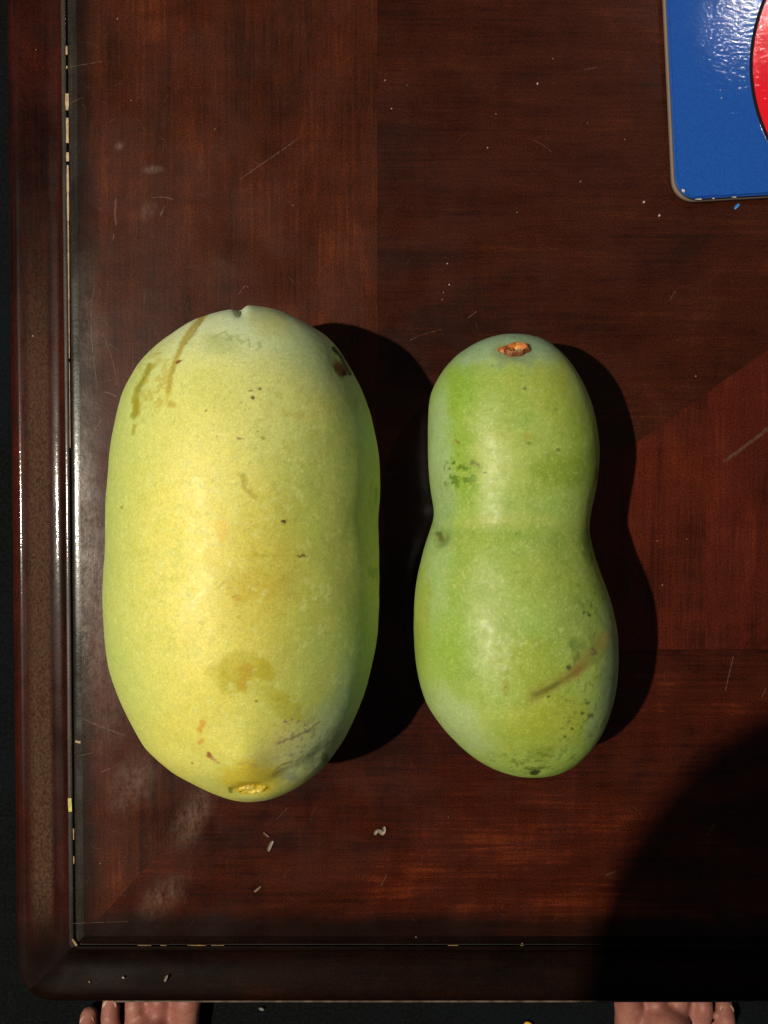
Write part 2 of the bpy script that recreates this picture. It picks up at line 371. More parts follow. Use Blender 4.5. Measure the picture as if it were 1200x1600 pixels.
ln([(148, 445), (142, 490), (146, 560), (152, 600)], 1.2); ln([(160, 520), (175, 560), (184, 603)], 0.9); ln([(162, 612), (172, 615), (184, 620)], 1.6)
ln([(140, 688), (152, 665), (160, 655)], 1.3); ln([(114, 725), (122, 727), (128, 727)], 1.0); ln([(158, 522), (172, 538), (186, 548)], 0.8)
ln([(468, 215), (440, 235), (375, 280)], 1.5); ln([(120, 895), (130, 870), (136, 850)], 1.0)
ln([(128, 1122), (150, 1132), (196, 1150)], 1.6); ln([(158, 1206), (172, 1201)], 2.4); ln([(120, 1182), (145, 1176)], 0.9)
ln([(1130, 722), (1160, 700), (1200, 670)], 5.0); ln([(1132, 722), (1165, 698), (1200, 666)], 3.0)
ln([(112, 1443), (160, 1441), (200, 1440)], 0.8); ln([(945, 1368), (963, 1361)], 2.4); ln([(1095, 1308), (1108, 1300), (1115, 1288)], 2.0)
ln([(181, 310), (180, 335), (182, 352)], 3.0); ln([(178, 366), (177, 374)], 1.6); ln([(640, 532), (660, 523), (690, 515)], 1.0)
ln([(832, 218), (850, 228), (862, 238)], 1.0); ln([(912, 109), (935, 105)], 1.4); ln([(1046, 470), (1055, 455)], 2.0); ln([(730, 498), (745, 486)], 1.6)
ln([(372, 460), (383, 447), (388, 450)], 1.6); ln([(237, 309), (255, 308), (272, 312)], 1.5); ln([(250, 338), (258, 322)], 3.0)
ln([(105, 106), (125, 102), (160, 96)], 1.0); ln([(108, 162), (130, 152)], 1.0); ln([(1133, 1080), (1140, 1050), (1146, 1025)], 1.8); ln([(595, 1385), (605, 1365)], 1.2)
ln([(430, 1282), (450, 1262)], 0.8); ln([(1190, 1090), (1197, 1075)], 1.2); ln([(405, 1240), (424, 1250)], .8)
L2 = []
for _ in range(330):
    k = random.random()
    if k < 0.6: x, y = random.uniform(118, 330) if random.random() < .7 else random.gauss(150, 25), random.uniform(60, 1420)
    else: x, y = random.uniform(150, 1190), random.uniform(10, 1450)
    if not 120 < x < 1190: continue
    a = random.uniform(0, math.pi) if random.random() < .6 else random.gauss(1.2, .3); l = random.uniform(4, 30); c = random.uniform(-.35, .35)
    L2.append((curve([(x, y), (x + l * math.cos(a) / 2 - c * l * math.sin(a) / 2, y - l * math.sin(a) / 2 - c * l * math.cos(a) / 2), (x + l * math.cos(a), y - l * math.sin(a))], 5), random.uniform(0.00006, 0.00016)))
tag(ribbons('scratches', L, scr, tbl), kind='stuff'); tag(ribbons('faint_scratches', L2, scr2, tbl, 0.00003), kind='stuff')

# ------------------------------------------------------------------ blue board
bp = at(1052, 317, TOP + 0.002); board = empty('puzzle_board', (bp.x, bp.y, TOP), R(3.2))
tag(board, 'blue cardboard puzzle board with grey edge and black-outlined red disc', 'puzzle')
BT = 0.0037
def bm_(): 
    g = NT('grey_cardboard'); n = g.noise(g.map(g.tc, (60, 60, 2500)), 1, 3); g.set(Base_Color=g.mix(n, (0.20, 0.155, 0.13), (0.34, 0.27, 0.23)), Roughness=0.85); return g.m
card_m = bm_()
def print_mat(name, c0, c1):
    g = NT(name); g.set(Base_Color=g.mix(g.rng(g.noise(g.tc, 2600, 2, 0.7), 0.3, 0.7), c0, c1), Roughness=0.4, Coat_Weight=0.7, Coat_Roughness=0.06); g.b.inputs['Specular IOR Level'].default_value = 0.04
    h = g.noise(g.map(g.tc, (1, 1.8, 1), rot=(0, 0, 0.5)), 520, 3, 0.6); g.put(g.b.inputs['Normal'], g.bump(h, 0.00003, 0.8)); g.put(g.b.inputs['Coat Normal'], g.bump(h, 0.000045, 1.0)); return g.m
blue_m = print_mat('glossy_blue_print', (0.008, 0.055, 0.30), (0.012, 0.082, 0.37)); red_m = print_mat('glossy_red_print', (0.60, 0.006, 0.016), (0.70, 0.010, 0.022)); blk_m = print_mat('glossy_black_print', (0.006, 0.005, 0.008), (0.010, 0.009, 0.012))
BW, BH = 0.24, 0.24
def rrect(x0, x1, y0, y1, r, n=14):
    o = []
    for cx, cy, a0 in ((x1 - r, y0 + r, 270), (x1 - r, y1 - r, 0), (x0 + r, y1 - r, 90), (x0 + r, y0 + r, 180)):
        o += [(cx + r * math.cos(R(a0 + 90 * k / n)), cy + r * math.sin(R(a0 + 90 * k / n))) for k in range(n + 1)]
    return o
def local(o): o.parent = board; o.matrix_parent_inverse = Matrix(); return o
def ringed(name, rings, mat, cap=True):
    Pn = np.array([[(x, y, z) for x, y in r] for r, z in rings]); me0 = grid_mesh(name, Pn)
    if cap:
        bm = bmesh.new(); bm.from_mesh(me0); bm.verts.ensure_lookup_table(); n = Pn.shape[1]; k = (len(rings) - 1) * n
        bm.faces.new([bm.verts[k + i] for i in range(n)]); bm.to_mesh(me0); bm.free()
    return local(link(name, me0, mat, None, False))
co = ringed('cardboard_core', [(rrect(0.0004, BW - .0004, 0.0004, BH - .0004, 0.007), 0.0001), (rrect(0, BW, 0, BH, 0.0072), 0.0006), (rrect(0, BW, 0, BH, 0.0072), BT - 0.0010), (rrect(0.0004, BW - .0004, 0.0004, BH - .0004, 0.007), BT - 0.0003)], card_m)
ringed('blue_face', [(rrect(0.0004, BW - .0004, 0.0004, BH - .0004, 0.007), BT - 0.0003), (rrect(0.0006, BW - .0006, 0.0006, BH - .0006, 0.0068), BT - 0.00008), (rrect(0.0011, BW - .0011, 0.0011, BH - .0011, 0.0063), BT)], blue_m)
cc = at(1429, 100, TOP + BT); mi = Matrix.Rotation(-R(3.2), 4, 'Z') @ (cc - Vector((bp.x, bp.y, TOP))); RR = 255 * (0.295 - BT) / F
circ = lambda r: [(mi.x + r * math.cos(a), mi.y + r * math.sin(a)) for a in np.linspace(0, 2 * math.pi, 128, endpoint=False)]
ringed('black_outline', [(circ(RR), BT + 0.00004), (circ(RR - 0.0001), BT + 0.00010), (circ(RR - 0.0011), BT + 0.00010)], blk_m, False)
ringed('red_disc', [(circ(RR - 0.0010), BT + 0.00006), (circ(RR - 0.0012), BT + 0.00016)], red_m)
# frayed paper specks along the lower edge
for k, (ex, ww) in enumerate(((0.006, 0.0024), (0.0115, 0.0008), (0.0175, 0.0016))):
    o = local(link('frayed_paper', prism('frayed_paper', [(ex, 0.0001), (ex + ww, -0.0001), (ex + ww * 0.8, 0.0004), (ex + 0.2 * ww, 0.0003)], BT - 0.00015, BT + 0.00012), plain('white_paper_fray', (0.36, 0.33, 0.26)), None, False))
o = local(link('frayed_paper', prism('frayed_paper', [(0.0022, 0.0030), (0.0029, 0.0024), (0.0032, 0.0032), (0.0024, 0.0036)], BT - 0.0001, BT + 0.0002), plain('white_paper_corner', (0.6, 0.58, 0.53)), None, False))

# ------------------------------------------------------------------ the fruits
BIG = [(392,477),(420,480),(460,494),(500,516),(524,540),(544,568),(564,608),(580,648),(588,684),(592,732),(593,764),(591,804),(592,844),(593,900),(594,960),(591,1000),(584,1040),(572,1080),(556,1124),(536,1164),(512,1196),(480,1224),(444,1244),(396,1256),(364,1254),(328,1242),(292,1222),(260,1200),(228,1176),(204,1144),(184,1104),(172,1064),(164,1020),(160,972),(158,932),(161,884),(163,850),(163,812),(164,756),(167,708),(172,668),(180,632),(192,604),(208,576),(232,548),(260,524),(292,502),(320,492),(350,484)]
SML = [(810,521),(840,524),(864,533),(885,550),(903,572),(918,599),(930,629),(939,662),(944,695),(945,719),(942,749),(936,779),(930,809),(928,833),(932,862),(942,893),(954,929),(963,962),(969,998),(970,1028),(968,1058),(964,1094),(955,1124),(942,1151),(921,1178),(900,1196),(876,1208),(852,1214),(825,1213),(795,1209),(765,1199),(738,1181),(714,1160),(690,1133),(672,1106),(660,1076),(652,1040),(649,1001),(649,959),(652,923),(658,887),(666,857),(675,833),(682,812),(683,797),(679,770),(675,734),(672,695),(671,662),(673,632),(678,611),(687,593),(699,572),(717,554),(738,540),(765,528),(789,522)]
def contour(pts, z):
    q = np.array([at(x, y, z)[:2] for x, y in pts]); n = len(q); out = []
    for i in range(n):
        a0, a, b, b0 = q[i - 1], q[i], q[(i + 1) % n], q[(i + 2) % n]
        for t in np.arange(0, 1, 1 / 40): out.append(0.5 * (2 * a + (b - a0) * t + (2 * a0 - 5 * a + 4 * b - b0) * t * t + (3 * a - a0 - 3 * b + b0) * t ** 3))
    q = np.array(out); k = np.exp(-0.5 * (np.arange(-60, 61) / 26.0) ** 2); k /= k.sum()
    return np.stack([np.convolve(np.concatenate([q[-60:, c], q[:, c], q[:60, c]]), k, 'valid') for c in (0, 1)], 1)
def fruit_surface(pts, zplane, nv, nu, hz_ratio, zc_fn, bumps, seed):
    pts = [(x, 867 + (y - 867) * 1.019) for x, y in pts]      # the ends sit lower than the widest line, so nearer the picture centre
    q = contour(pts, zplane); it, ib = q[:, 1].argmax(), q[:, 1].argmin(); n = len(q)
    ch = lambda s, e: q[[(s + k) % n for k in range((e - s) % n + 1)]]
    rt = ch(it, ib); lf = ch(ib, it)[::-1]
    if rt[:, 0].mean() < lf[:, 0].mean(): rt, lf = lf, rt
    yt, yb = q[it, 1], q[ib, 1]
    t = np.linspace(0, 1, nv); y = yt + (yb - yt) * (1 - np.cos(math.pi * t)) / 2
    fx = lambda c: np.interp(-y, -np.minimum.accumulate(c[:, 1]) + np.arange(len(c)) * 1e-12, c[:, 0])
    xr, xl = fx(rt), fx(lf); cx = (xr + xl) / 2; hw = np.maximum((xr - xl) / 2, 1e-6)
    hw[0] = hw[-1] = 1e-6
    s = (y - yb) / (yt - yb); zc = zc_fn(s); hz = hw * hz_ratio(s)
    th = np.linspace(0, 2 * math.pi, nu, endpoint=False)[None, :]
    Pt = np.stack([cx[:, None] + hw[:, None] * np.cos(th), np.repeat(y[:, None], nu, 1), zc[:, None] + hz[:, None] * np.sin(th)], -1)
    du = np.roll(Pt, -1, 1) - np.roll(Pt, 1, 1); dv = np.gradient(Pt, axis=0)
    N = np.cross(du, dv); N /= np.linalg.norm(N, axis=-1, keepdims=True) + 1e-12
    c0 = np.stack([cx, y, zc], -1)[:, None, :]
    if ((N * (Pt - c0)).sum(-1).mean()) < 0: N = -N
    N[0] = (0, 1, 0); N[-1] = (0, -1, 0)
    ends = np.minimum(1, np.minimum(t, 1 - t) * 18)[:, None]
    d = (fbm(Pt, 32, 3, seed) - 0.5) * 0.0022 + (fbm(Pt, 130, 3, seed + 9) - 0.5) * 0.00035
    Pt = Pt + N * (d * ends)[..., None]
    px, py = to_px(Pt); up = sst(-0.1, 0.25, N[..., 2])
    for bx, byy, rx, ry, rot, amp in bumps:
        a = R(rot); ux = ((px - bx) * math.cos(a) + (py - byy) * math.sin(a)) / rx; uy = (-(px - bx) * math.sin(a) + (py - byy) * math.cos(a)) / ry
        Pt = Pt + N * (amp * np.exp(-(ux * ux + uy * uy)) * up)[..., None]
    fl_ = TOP + 0.0002; z = Pt[..., 2]; Pt[..., 2] = np.where(z < fl_ + 0.0015, fl_ + 0.0015 * np.exp(np.minimum(0, (z - fl_ - 0.0015) / 0.0015)), z)
    return Pt, N, up
def s2l(c):
    c = np.array(c, float) / 255; return np.where(c <= 0.04045, c / 12.92, ((c + 0.055) / 1.055) ** 2.4)
class Paint:
    """colours of the skin, laid on by place"""
    def __init__(s, Pt, N, up):
        s.P = Pt; s.px, s.py = to_px(Pt); s.up = up
        w1 = fbm(Pt, 260, 4, 77) - .5; w2 = fbm(Pt + 5, 260, 4, 78) - .5
        s.wx = s.px + w1 * 26; s.wy = s.py + w2 * 26       # ragged edges
        f1 = fbm(Pt, 1300, 2, 87) - .5; f2 = fbm(Pt + 5, 1300, 2, 88) - .5
        s.fx = s.px + f1 * 5; s.fy = s.py + f2 * 5
    def fill(s, c): s.col = np.broadcast_to(s2l(c), s.P.shape).copy()
    def lay(s, m, c): m = np.clip(m, 0, 1)[..., None]; s.col = s.col * (1 - m) + s2l(c) * m
    def blob(s, x, y, rx, ry, rot, c, st=1.0, soft=1.0, fine=False):
        X, Y = (s.fx, s.fy) if fine else (s.wx, s.wy); a = R(rot)
        u = ((X - x) * math.cos(a) + (Y - y) * math.sin(a)) / rx; v = (-(X - x) * math.sin(a) + (Y - y) * math.cos(a)) / ry
        s.lay(sst(1 + soft * .5, 1 - soft * .5, np.sqrt(u * u + v * v)) * st * s.up, c)
    def line(s, pts, wd, c, st=1.0, soft=1.0):
        d = np.full(s.px.shape, 1e9)
        for (x0, y0), (x1, y1) in zip(pts[:-1], pts[1:]):
            L_ = (x1 - x0) ** 2 + (y1 - y0) ** 2; t = np.clip(((s.fx - x0) * (x1 - x0) + (s.fy - y0) * (y1 - y0)) / L_, 0, 1)
            d = np.minimum(d, np.hypot(s.fx - x0 - t * (x1 - x0), s.fy - y0 - t * (y1 - y0)))
        s.lay(sst(wd * (1 + soft * .5), wd * (1 - soft * .5) * 0.5, d) * st * s.up, c)
def skin_mat(name, hl=0.42):
    g = NT(name); a = g.attr('skin_tint').outputs['Color']
    cell = g.n('ShaderNodeTexVoronoi', feature='DISTANCE_TO_EDGE'); g.put(cell.inputs['Vector'], g.map(g.tc, (1, .8, 1))); cell.inputs['Scale'].default_value = 950
    net = g.rng(cell.outputs['Distance'], 0.0, 0.22, 0.93, 1.0)
    sp = g.rng(g.noise(g.tc, 2100, 4, 0.75), 0.34, 0.66, 0.90, 1.07)
    blotch = g.rng(g.noise(g.tc, 700, 6, 0.75, .2), 0.35, 0.68, 0.93, 1.04)
    v = g.math('MULTIPLY', g.math('MULTIPLY', net, sp), blotch)
    x = g.n('ShaderNodeVectorMath', operation='SCALE'); g.put(x.inputs[0], a); g.put(x.inputs['Scale'], g.math('MULTIPLY', v, 0.93))
    g.set(Base_Color=x.outputs[0], Roughness=g.rng(g.noise(g.tc, 420, 4), 0.3, 0.7, hl - .05, hl + .08))
    g.b.inputs['Specular IOR Level'].default_value = 0.30
    g.b.inputs['Subsurface Weight'].default_value = 0.5; g.b.inputs['Subsurface Radius'].default_value = (1, 1, .35); g.b.inputs['Subsurface Scale'].default_value = 0.006
    g.put(g.b.inputs['Normal'], g.bump(g.math('ADD', g.math('MULTIPLY', g.noise(g.tc, 1500, 3, .6), .6), g.noise(g.tc, 350, 3, .5)), 0.00013, 0.5))
    return g.m
def put_tint(me, col):
    a = me.color_attributes.new('skin_tint', 'FLOAT_COLOR', 'POINT'); c = np.concatenate([col.reshape(-1, 3), np.ones((col.size // 3, 1))], 1)
    a.data.foreach_set('color', np.clip(c, 0, 1).reshape(-1).astype('f4'))
def speckle(pa, x, y, rx, ry, rot, c, thr, st, seed, scale=900):
    a = R(rot); u = ((pa.px - x) * math.cos(a) + (pa.py - y) * math.sin(a)) / rx; v = (-(pa.px - x) * math.sin(a) + (pa.py - y) * math.cos(a)) / ry
    m = sst(1.25, .4, np.sqrt(u * u + v * v)); n = fbm(pa.P, scale, 3, seed, .6); pa.lay(m * sst(thr, thr + .07, n) * st * pa.up, c)

# --- the large yellow fruit
Pt, N, up = fruit_surface(BIG, TOP + 0.043, 620, 620, lambda s: 0.93 + 0 * s, lambda s: TOP + 0.0355 + 0 * s,
    [(384, 1180, 36, 40, 0, 0.0022), (394, 1231, 24, 8, 0, -0.0010), (398, 1243, 30, 8, 0, 0.0006), (445, 1211, 22, 9, -15, -0.0010), (374, 483, 7, 9, 0, -0.0016), (388, 482, 12, 12, 0, 0.0004),
     (300, 530, 5, 40, 28, -0.0003), (215, 620, 6, 40, 15, -0.0003), (536, 572, 8, 18, -40, -0.0011), (500, 1180, 34, 10, -32, -0.0008), (592, 810, 30, 46, 0, -0.0008), (300, 1180, 70, 18, 30, -0.0007)], 3)
pa = Paint(Pt, N, up)
pa.fill((198, 198, 98))
nn = fbm(Pt, 60, 4, 31)
pa.lay(sst(.45, .65, nn) * .45, (190, 200, 96)); pa.lay(sst(.5, .72, fbm(Pt, 75, 4, 41)) * .5, (208, 200, 84))
pa.lay(sst(840, 540, pa.wy) * .85, (208, 224, 164))                       # paler, greener shoulder
pa.lay(sst(600, 480, pa.wy + .12 * abs(pa.wx - 380)) * .75, (208, 228, 204)); pa.blob(425, 505, 34, 24, 10, (196, 198, 104), .6, 1.3)
pa.lay(sst(470, 590, pa.wx) * .8, (178, 192, 104))                        # greener right flank
pa.lay(sst(545, 592, pa.wx) * .7, (214, 226, 118))  # rim lightened in the colour to offset the falloff into shade
pa.lay(sst(290, 158, pa.wx) * .85, (174, 192, 112))
pa.blob(500, 760, 70, 260, 0, (176, 192, 92), .55, 1.6); pa.lay(sst(.46, .64, fbm(Pt, 48, 5, 93, .6)) * .45, (174, 194, 104)); pa.blob(310, 880, 95, 290, 0, (238, 226, 116), .75, 1.7)  # last blob paints the lamp's yellow highlight stripe into the skin
pa.blob(410, 900, 60, 120, 0, (206, 190, 66), .4, 1.4); pa.blob(420, 610, 130, 60, 0, (205, 200, 104), .4, 1.4)
pa.blob(560, 1090, 40, 130, 18, (172, 198, 156), .75, 1.3); pa.blob(500, 1170, 70, 45, -35, (168, 184, 140), .7, 1.2)
pa.blob(560, 1010, 26, 80, 0, (156, 190, 90), .5, 1.4)
pa.blob(566, 640, 24, 70, -14, (170, 196, 140), .5, 1.3); pa.blob(500, 560, 60, 40, 30, (182, 202, 150), .5, 1.4)
pa.blob(384, 1046, 40, 26, 20, (184, 174, 40), .55, .5); pa.blob(366, 1062, 26, 18, -30, (184, 174, 44), .5, .5); pa.blob(412, 1052, 18, 18, 0, (180, 170, 40), .5, .4); pa.blob(448, 1104, 30, 20, 40, (178, 174, 48), .5, .4); pa.blob(425, 1088, 22, 14, 20, (184, 178, 54), .45, .5); pa.blob(345, 1050, 22, 16, 0, (188, 178, 44), .4, .5)
pa.blob(385, 1058, 9, 24, 5, (186, 150, 34), .45, .8); pa.blob(374, 933, 8, 6, 0, (204, 160, 44), .7, .8); pa.blob(400, 915, 40, 28, 0, (192, 168, 40), .4, 1.0)
pa.blob(345, 830, 10, 16, 0, (230, 190, 60), .5, 1)
speckle(pa, 470, 670, 90, 70, 0, (184, 170, 64), .52, .30, 11, 420); speckle(pa, 400, 900, 110, 90, 0, (184, 162, 54), .55, .22, 12, 380)
speckle(pa, 470, 720, 130, 150, 0, (158, 172, 60), .58, .22, 15, 500); speckle(pa, 250, 900, 90, 300, 0, (188, 196, 84), .56, .3, 16, 300)
speckle(pa, 380, 800, 260, 420, 0, (160, 160, 66), .66, .35, 17, 1600); speckle(pa, 380, 860, 260, 420, 0, (214, 220, 140), .62, .45, 18, 700)
for x in range(4): pa.line([(330 + 24 * x, 528 + 3 * x), (352 + 18 * x, 518 + 6 * x), (362 + 14 * x, 532 + 5 * x)], 2.2, (150, 170, 96), .45)
pa.blob(346, 540, 30, 16, 0, (168, 184, 112), .45, .9)
pa.line([(322, 490), (304, 508), (288, 530), (277, 556), (268, 582), (262, 612)], 4.6, (172, 156, 58), .85); pa.line([(316, 500), (300, 524), (290, 536)], 2.4, (150, 136, 48), .7)
pa.line([(262, 600), (260, 625)], 2.0, (196, 176, 70), .5)
pa.line([(234, 572), (226, 590), (216, 606), (212, 622), (212, 644), (208, 650)], 6.0, (146, 146, 44), .9, .6); pa.line([(212, 625), (214, 642)], 7, (160, 152, 36), .7, .6); pa.line([(210, 666), (208, 676)], 3.5, (164, 158, 60), .8)
pa.line([(240, 553), (250, 552)], 2, (176, 164, 70), .6); speckle(pa, 240, 600, 40, 60, 10, (186, 172, 70), .55, .6, 21, 600); pa.blob(268, 632, 6, 6, 0, (184, 164, 70), .8, .6, True)
for x, y, r, r2, c in ((278, 565, 5, 1.8, (130, 70, 40)), (392, 610, 2.6, 1.6, (80, 50, 30)), (406, 607, 2.4, 1.6, (80, 50, 30)), (394.5, 622, 3.2, 2.8, (80, 45, 30)), (322, 642, 1.8, 1.6, (140, 110, 50)),
                       (374, 684, 4.5, 1.8, (110, 60, 35)), (402, 673, 2, 1.4, (130, 100, 50)), (410, 685, 3, 1.4, (140, 130, 50)), (444, 815.5, 4.6, 2.4, (70, 32, 24)), (471, 869, 8, 1.9, (100, 56, 30)),
                       (338, 682, 1.8, 1.4, (150, 130, 60)), (190, 792, 2, 2, (130, 150, 60)), (312, 972, 1.6, 1.3, (160, 150, 60)), (401, 1095, 2, 1.8, (120, 90, 40)), (301, 1192, 2.6, 1.8, (150, 80, 40)), (326, 1178, 3, 5, (160, 96, 50))):
    pa.blob(x, y, r, r2, 0 if x != 278 else -15, c, .9, .7, True)
pa.line([(379, 744), (383, 764), (398, 776)], 4.2, (176, 164, 60), .7, .9); pa.line([(376, 742), (384, 750)], 5, (180, 170, 66), .5)
pa.line([(396, 867), (416, 869)], 3.0, (184, 172, 40), .6)
pa.blob(532, 577, 9, 13, -35, (120, 74, 30), .9, .5, True); pa.blob(538, 583, 4, 4, 0, (70, 36, 22), .8, .7, True); pa.blob(526, 568, 8, 7, 0, (160, 130, 60), .6, .9)
pa.line([(521, 544), (532, 556), (542, 572), (547, 584)], 3.6, (44, 42, 22), .95, .6); pa.blob(558, 630, 5, 11, -15, (160, 162, 70), .5, .9)
pa.blob(585, 775, 5, 16, 0, (130, 150, 50), .6, .9); pa.blob(585, 895, 5, 12, 0, (140, 160, 56), .6, .9)
pa.line([(318, 1128), (312, 1142)], 5, (206, 160, 60), .8, .8); pa.line([(316, 1156), (312, 1160)], 4, (200, 150, 60), .7); pa.line([(327, 1176), (330, 1182)], 2.5, (150, 90, 70), .8); pa.line([(330, 1184), (342, 1192)], 1.8, (170, 120, 90), .6)
pa.blob(430, 1175, 45, 26, -35, (206, 196, 120), .5, 1.2)
speckle(pa, 470, 1160, 55, 40, -30, (134, 114, 106), .60, .55, 51, 1000); speckle(pa, 500, 1170, 55, 34, -35, (112, 120, 78), .60, .5, 52, 800); speckle(pa, 455, 1130, 26, 26, 0, (150, 110, 110), .64, .8, 53, 1300)
pa.line([(434, 1162), (452, 1154), (478, 1144), (500, 1128)], 1.8, (124, 110, 84), .7); pa.line([(430, 1204), (440, 1194), (456, 1190)], 1.6, (120, 80, 80), .7)
for k in range(16):
    x = random.uniform(455, 520); y = 1210 - (x - 440) * .75 + random.gauss(0, 14); pa.line([(x, y), (x + random.uniform(3, 12), y - random.uniform(2, 9))], random.uniform(.9, 1.6), (116, 122, 78), .45)
pa.blob(446, 1213, 19, 6.5, -14, (140, 150, 116), .85, .8); pa.blob(452, 1203, 12, 5, -20, (170, 176, 124), .7, .8); pa.blob(510, 1190, 10, 6, -30, (70, 80, 50), .7, .8)
pa.blob(390, 1218, 42, 26, 0, (206, 188, 56), .85, .8); pa.blob(364, 1234, 9, 6, -30, (110, 116, 30), .8, .6); pa.blob(394, 1230, 30, 9, 0, (196, 168, 34), .8, .6); pa.line([(375, 1248), (410, 1250), (440, 1243)], 3, (178, 184, 120), .5); pa.line([(372, 1194), (386, 1192), (400, 1196)], 2, (176, 150, 100), .5)
pa.line([(376, 481), (371, 486)], 2.4, (80, 84, 60), .9, .6)
big_root = empty('yellow_pawpaw_fruit', (float(Pt[..., 0].mean()), float(Pt[..., 1].mean()), TOP))
tag(big_root, 'large oblong pale yellow and green fruit with brown flecks, the bigger of the two', 'fruit')
me = grid_mesh('fruit_body', Pt); put_tint(me, pa.col); link('fruit_body', me, skin_mat('yellow_green_waxy_skin', 0.48), big_root)
def surf(Pt, N, x, y):
    px, py = to_px(Pt); d = np.hypot(px - x, py - y) + (N[..., 2] < 0.1) * 1e4; k = np.unravel_index(d.argmin(), d.shape); return Vector(Pt[k]), Vector(N[k])
def scar(name, root, Pt, N, x, y, rx, ry, prof, colfn, rot=0, lift=0.0, seed=0):
    """an irregular rounded plug sitting on the skin; prof(r)->height, colfn(r, a, p)->srgb"""
    c, n = surf(Pt, N, x, y); n.normalize(); ux = Vector((1, 0, 0)); ux = (ux - n * ux.dot(n)).normalized(); uy = n.cross(ux)
    nr, na = 26, 96; G = np.zeros((nr, na, 3)); CL = np.zeros((nr, na, 3))
    for i in range(nr):
        r = i / (nr - 1)
        for j in range(na):
            a = 2 * math.pi * j / na; wob = 1 + 0.16 * (mn.noise(Vector((math.cos(a) * 1.6, math.sin(a) * 1.6, seed))) ) + 0.10 * mn.noise(Vector((math.cos(a) * 5, math.sin(a) * 5, seed + 3)))
            lx_, ly_ = r * rx * wob * math.cos(a), r * ry * wob * math.sin(a); cr, sr_ = math.cos(R(rot)), math.sin(R(rot))
            q = ux * (lx_ * cr - ly_ * sr_) + uy * (lx_ * sr_ + ly_ * cr)
            h = prof(r) + (mn.noise(Vector((q.x, q.y, q.z)) * 900 + Vector((seed, 0, 0))) * .00020) * (1 - r ** 6) + lift
            # follow the curve of the skin below
            G[i, j] = c + q + n * (h - (q.length ** 2) / (2 * 0.026) * 1.0); CL[i, j] = s2l(np.clip(colfn(r, a, q), 0, 255))
    me = grid_mesh(name, G); put_tint(me, CL)
    return link(name, me, plug_m, root)
def plug():
    g = NT('stem_scar'); a = g.attr('skin_tint').outputs['Color']; x = g.n('ShaderNodeVectorMath', operation='SCALE'); g.put(x.inputs[0], a); g.put(x.inputs['Scale'], g.rng(g.noise(g.tc, 2600, 4, .7), .3, .7, .65, 1.25))
    g.set(Base_Color=x.outputs[0], Roughness=0.45); g.put(g.b.inputs['Normal'], g.bump(g.noise(g.tc, 2200, 4, .7), .0003, .5)); return g.m
plug_m = plug()
mixc = lambda a, b, t: np.array(a) * (1 - t) + np.array(b) * t
scar('stem_scar', big_root, Pt, N, 393, 1231, 0.0043, 0.0021, lambda r: 0.0001 + 0.0008 * math.exp(-((r - .72) / .2) ** 2) - .0003 * math.exp(-(r / .4) ** 2) - .0008 * max(0, r - .9) * 10,
     lambda r, a, q: mixc((204, 180, 60), (184, 160, 40), r) + mn.noise(q * 1500) * 55, 0, 0.0001, 2)

# --- the small green fruit
waist = lambda s: 0.94 + 0.02 * np.cos(6.28 * s)
Pt, N, up = fruit_surface(SML, TOP + 0.033, 520, 480, waist, lambda s: TOP + 0.0272 - 0.0035 * sst(.35, .75, s),
    [(803, 548, 26, 15, 0, -0.0010), (803, 548, 44, 26, 0, 0.0005), (690, 842, 8, 12, 20, -0.0012), (880, 1068, 60, 6, -32, -0.0005), (800, 828, 160, 18, 2, -0.0003), (836, 1206, 12, 5, 0, -0.0007)], 13)
pa = Paint(Pt, N, up)
pa.fill((150, 176, 86))
pa.lay(sst(.42, .66, fbm(Pt, 90, 4, 61)) * .6, (134, 162, 66)); pa.lay(sst(.5, .7, fbm(Pt, 70, 4, 62)) * .5, (172, 184, 92))
pa.lay(sst(600, 520, pa.wy + .05 * (pa.wx - 800)) * .85, (150, 178, 142)); pa.blob(790, 530, 90, 34, 0, (146, 178, 152), .6, 1.3)
pa.blob(712, 680, 24, 90, -4, (134, 168, 46), .6, 1.3); pa.blob(712, 610, 40, 30, 0, (130, 168, 52), .6, 1.2); pa.blob(735, 760, 16, 36, 20, (124, 160, 44), .5, .8)
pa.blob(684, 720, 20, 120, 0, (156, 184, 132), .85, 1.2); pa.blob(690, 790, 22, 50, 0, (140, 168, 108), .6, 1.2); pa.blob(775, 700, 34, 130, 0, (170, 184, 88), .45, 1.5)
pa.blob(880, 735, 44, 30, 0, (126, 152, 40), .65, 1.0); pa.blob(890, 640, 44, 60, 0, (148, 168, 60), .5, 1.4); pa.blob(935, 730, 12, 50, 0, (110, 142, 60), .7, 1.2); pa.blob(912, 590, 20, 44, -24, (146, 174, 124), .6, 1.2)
pa.blob(850, 600, 50, 40, 0, (164, 172, 60), .4, 1.4)
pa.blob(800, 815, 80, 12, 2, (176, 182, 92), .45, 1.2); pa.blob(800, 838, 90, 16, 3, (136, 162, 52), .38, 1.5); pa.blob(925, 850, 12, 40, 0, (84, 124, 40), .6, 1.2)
pa.blob(700, 990, 34, 60, 0, (134, 168, 46), .6, 1.4); pa.blob(680, 900, 24, 90, 0, (156, 182, 120), .7, 1.2); pa.blob(660, 950, 10, 90, 0, (150, 164, 60), .6, 1.2); pa.blob(735, 900, 30, 60, 0, (136, 164, 60), .4, 1.3)
pa.blob(850, 900, 60, 40, 0, (160, 168, 56), .4, 1.3); pa.blob(820, 1040, 60, 40, 0, (152, 160, 34), .55, 1.2); pa.blob(775, 980, 30, 34, 0, (146, 164, 50), .5, 1.2); pa.blob(740, 1100, 60, 40, 0, (158, 176, 84), .5, 1.3)
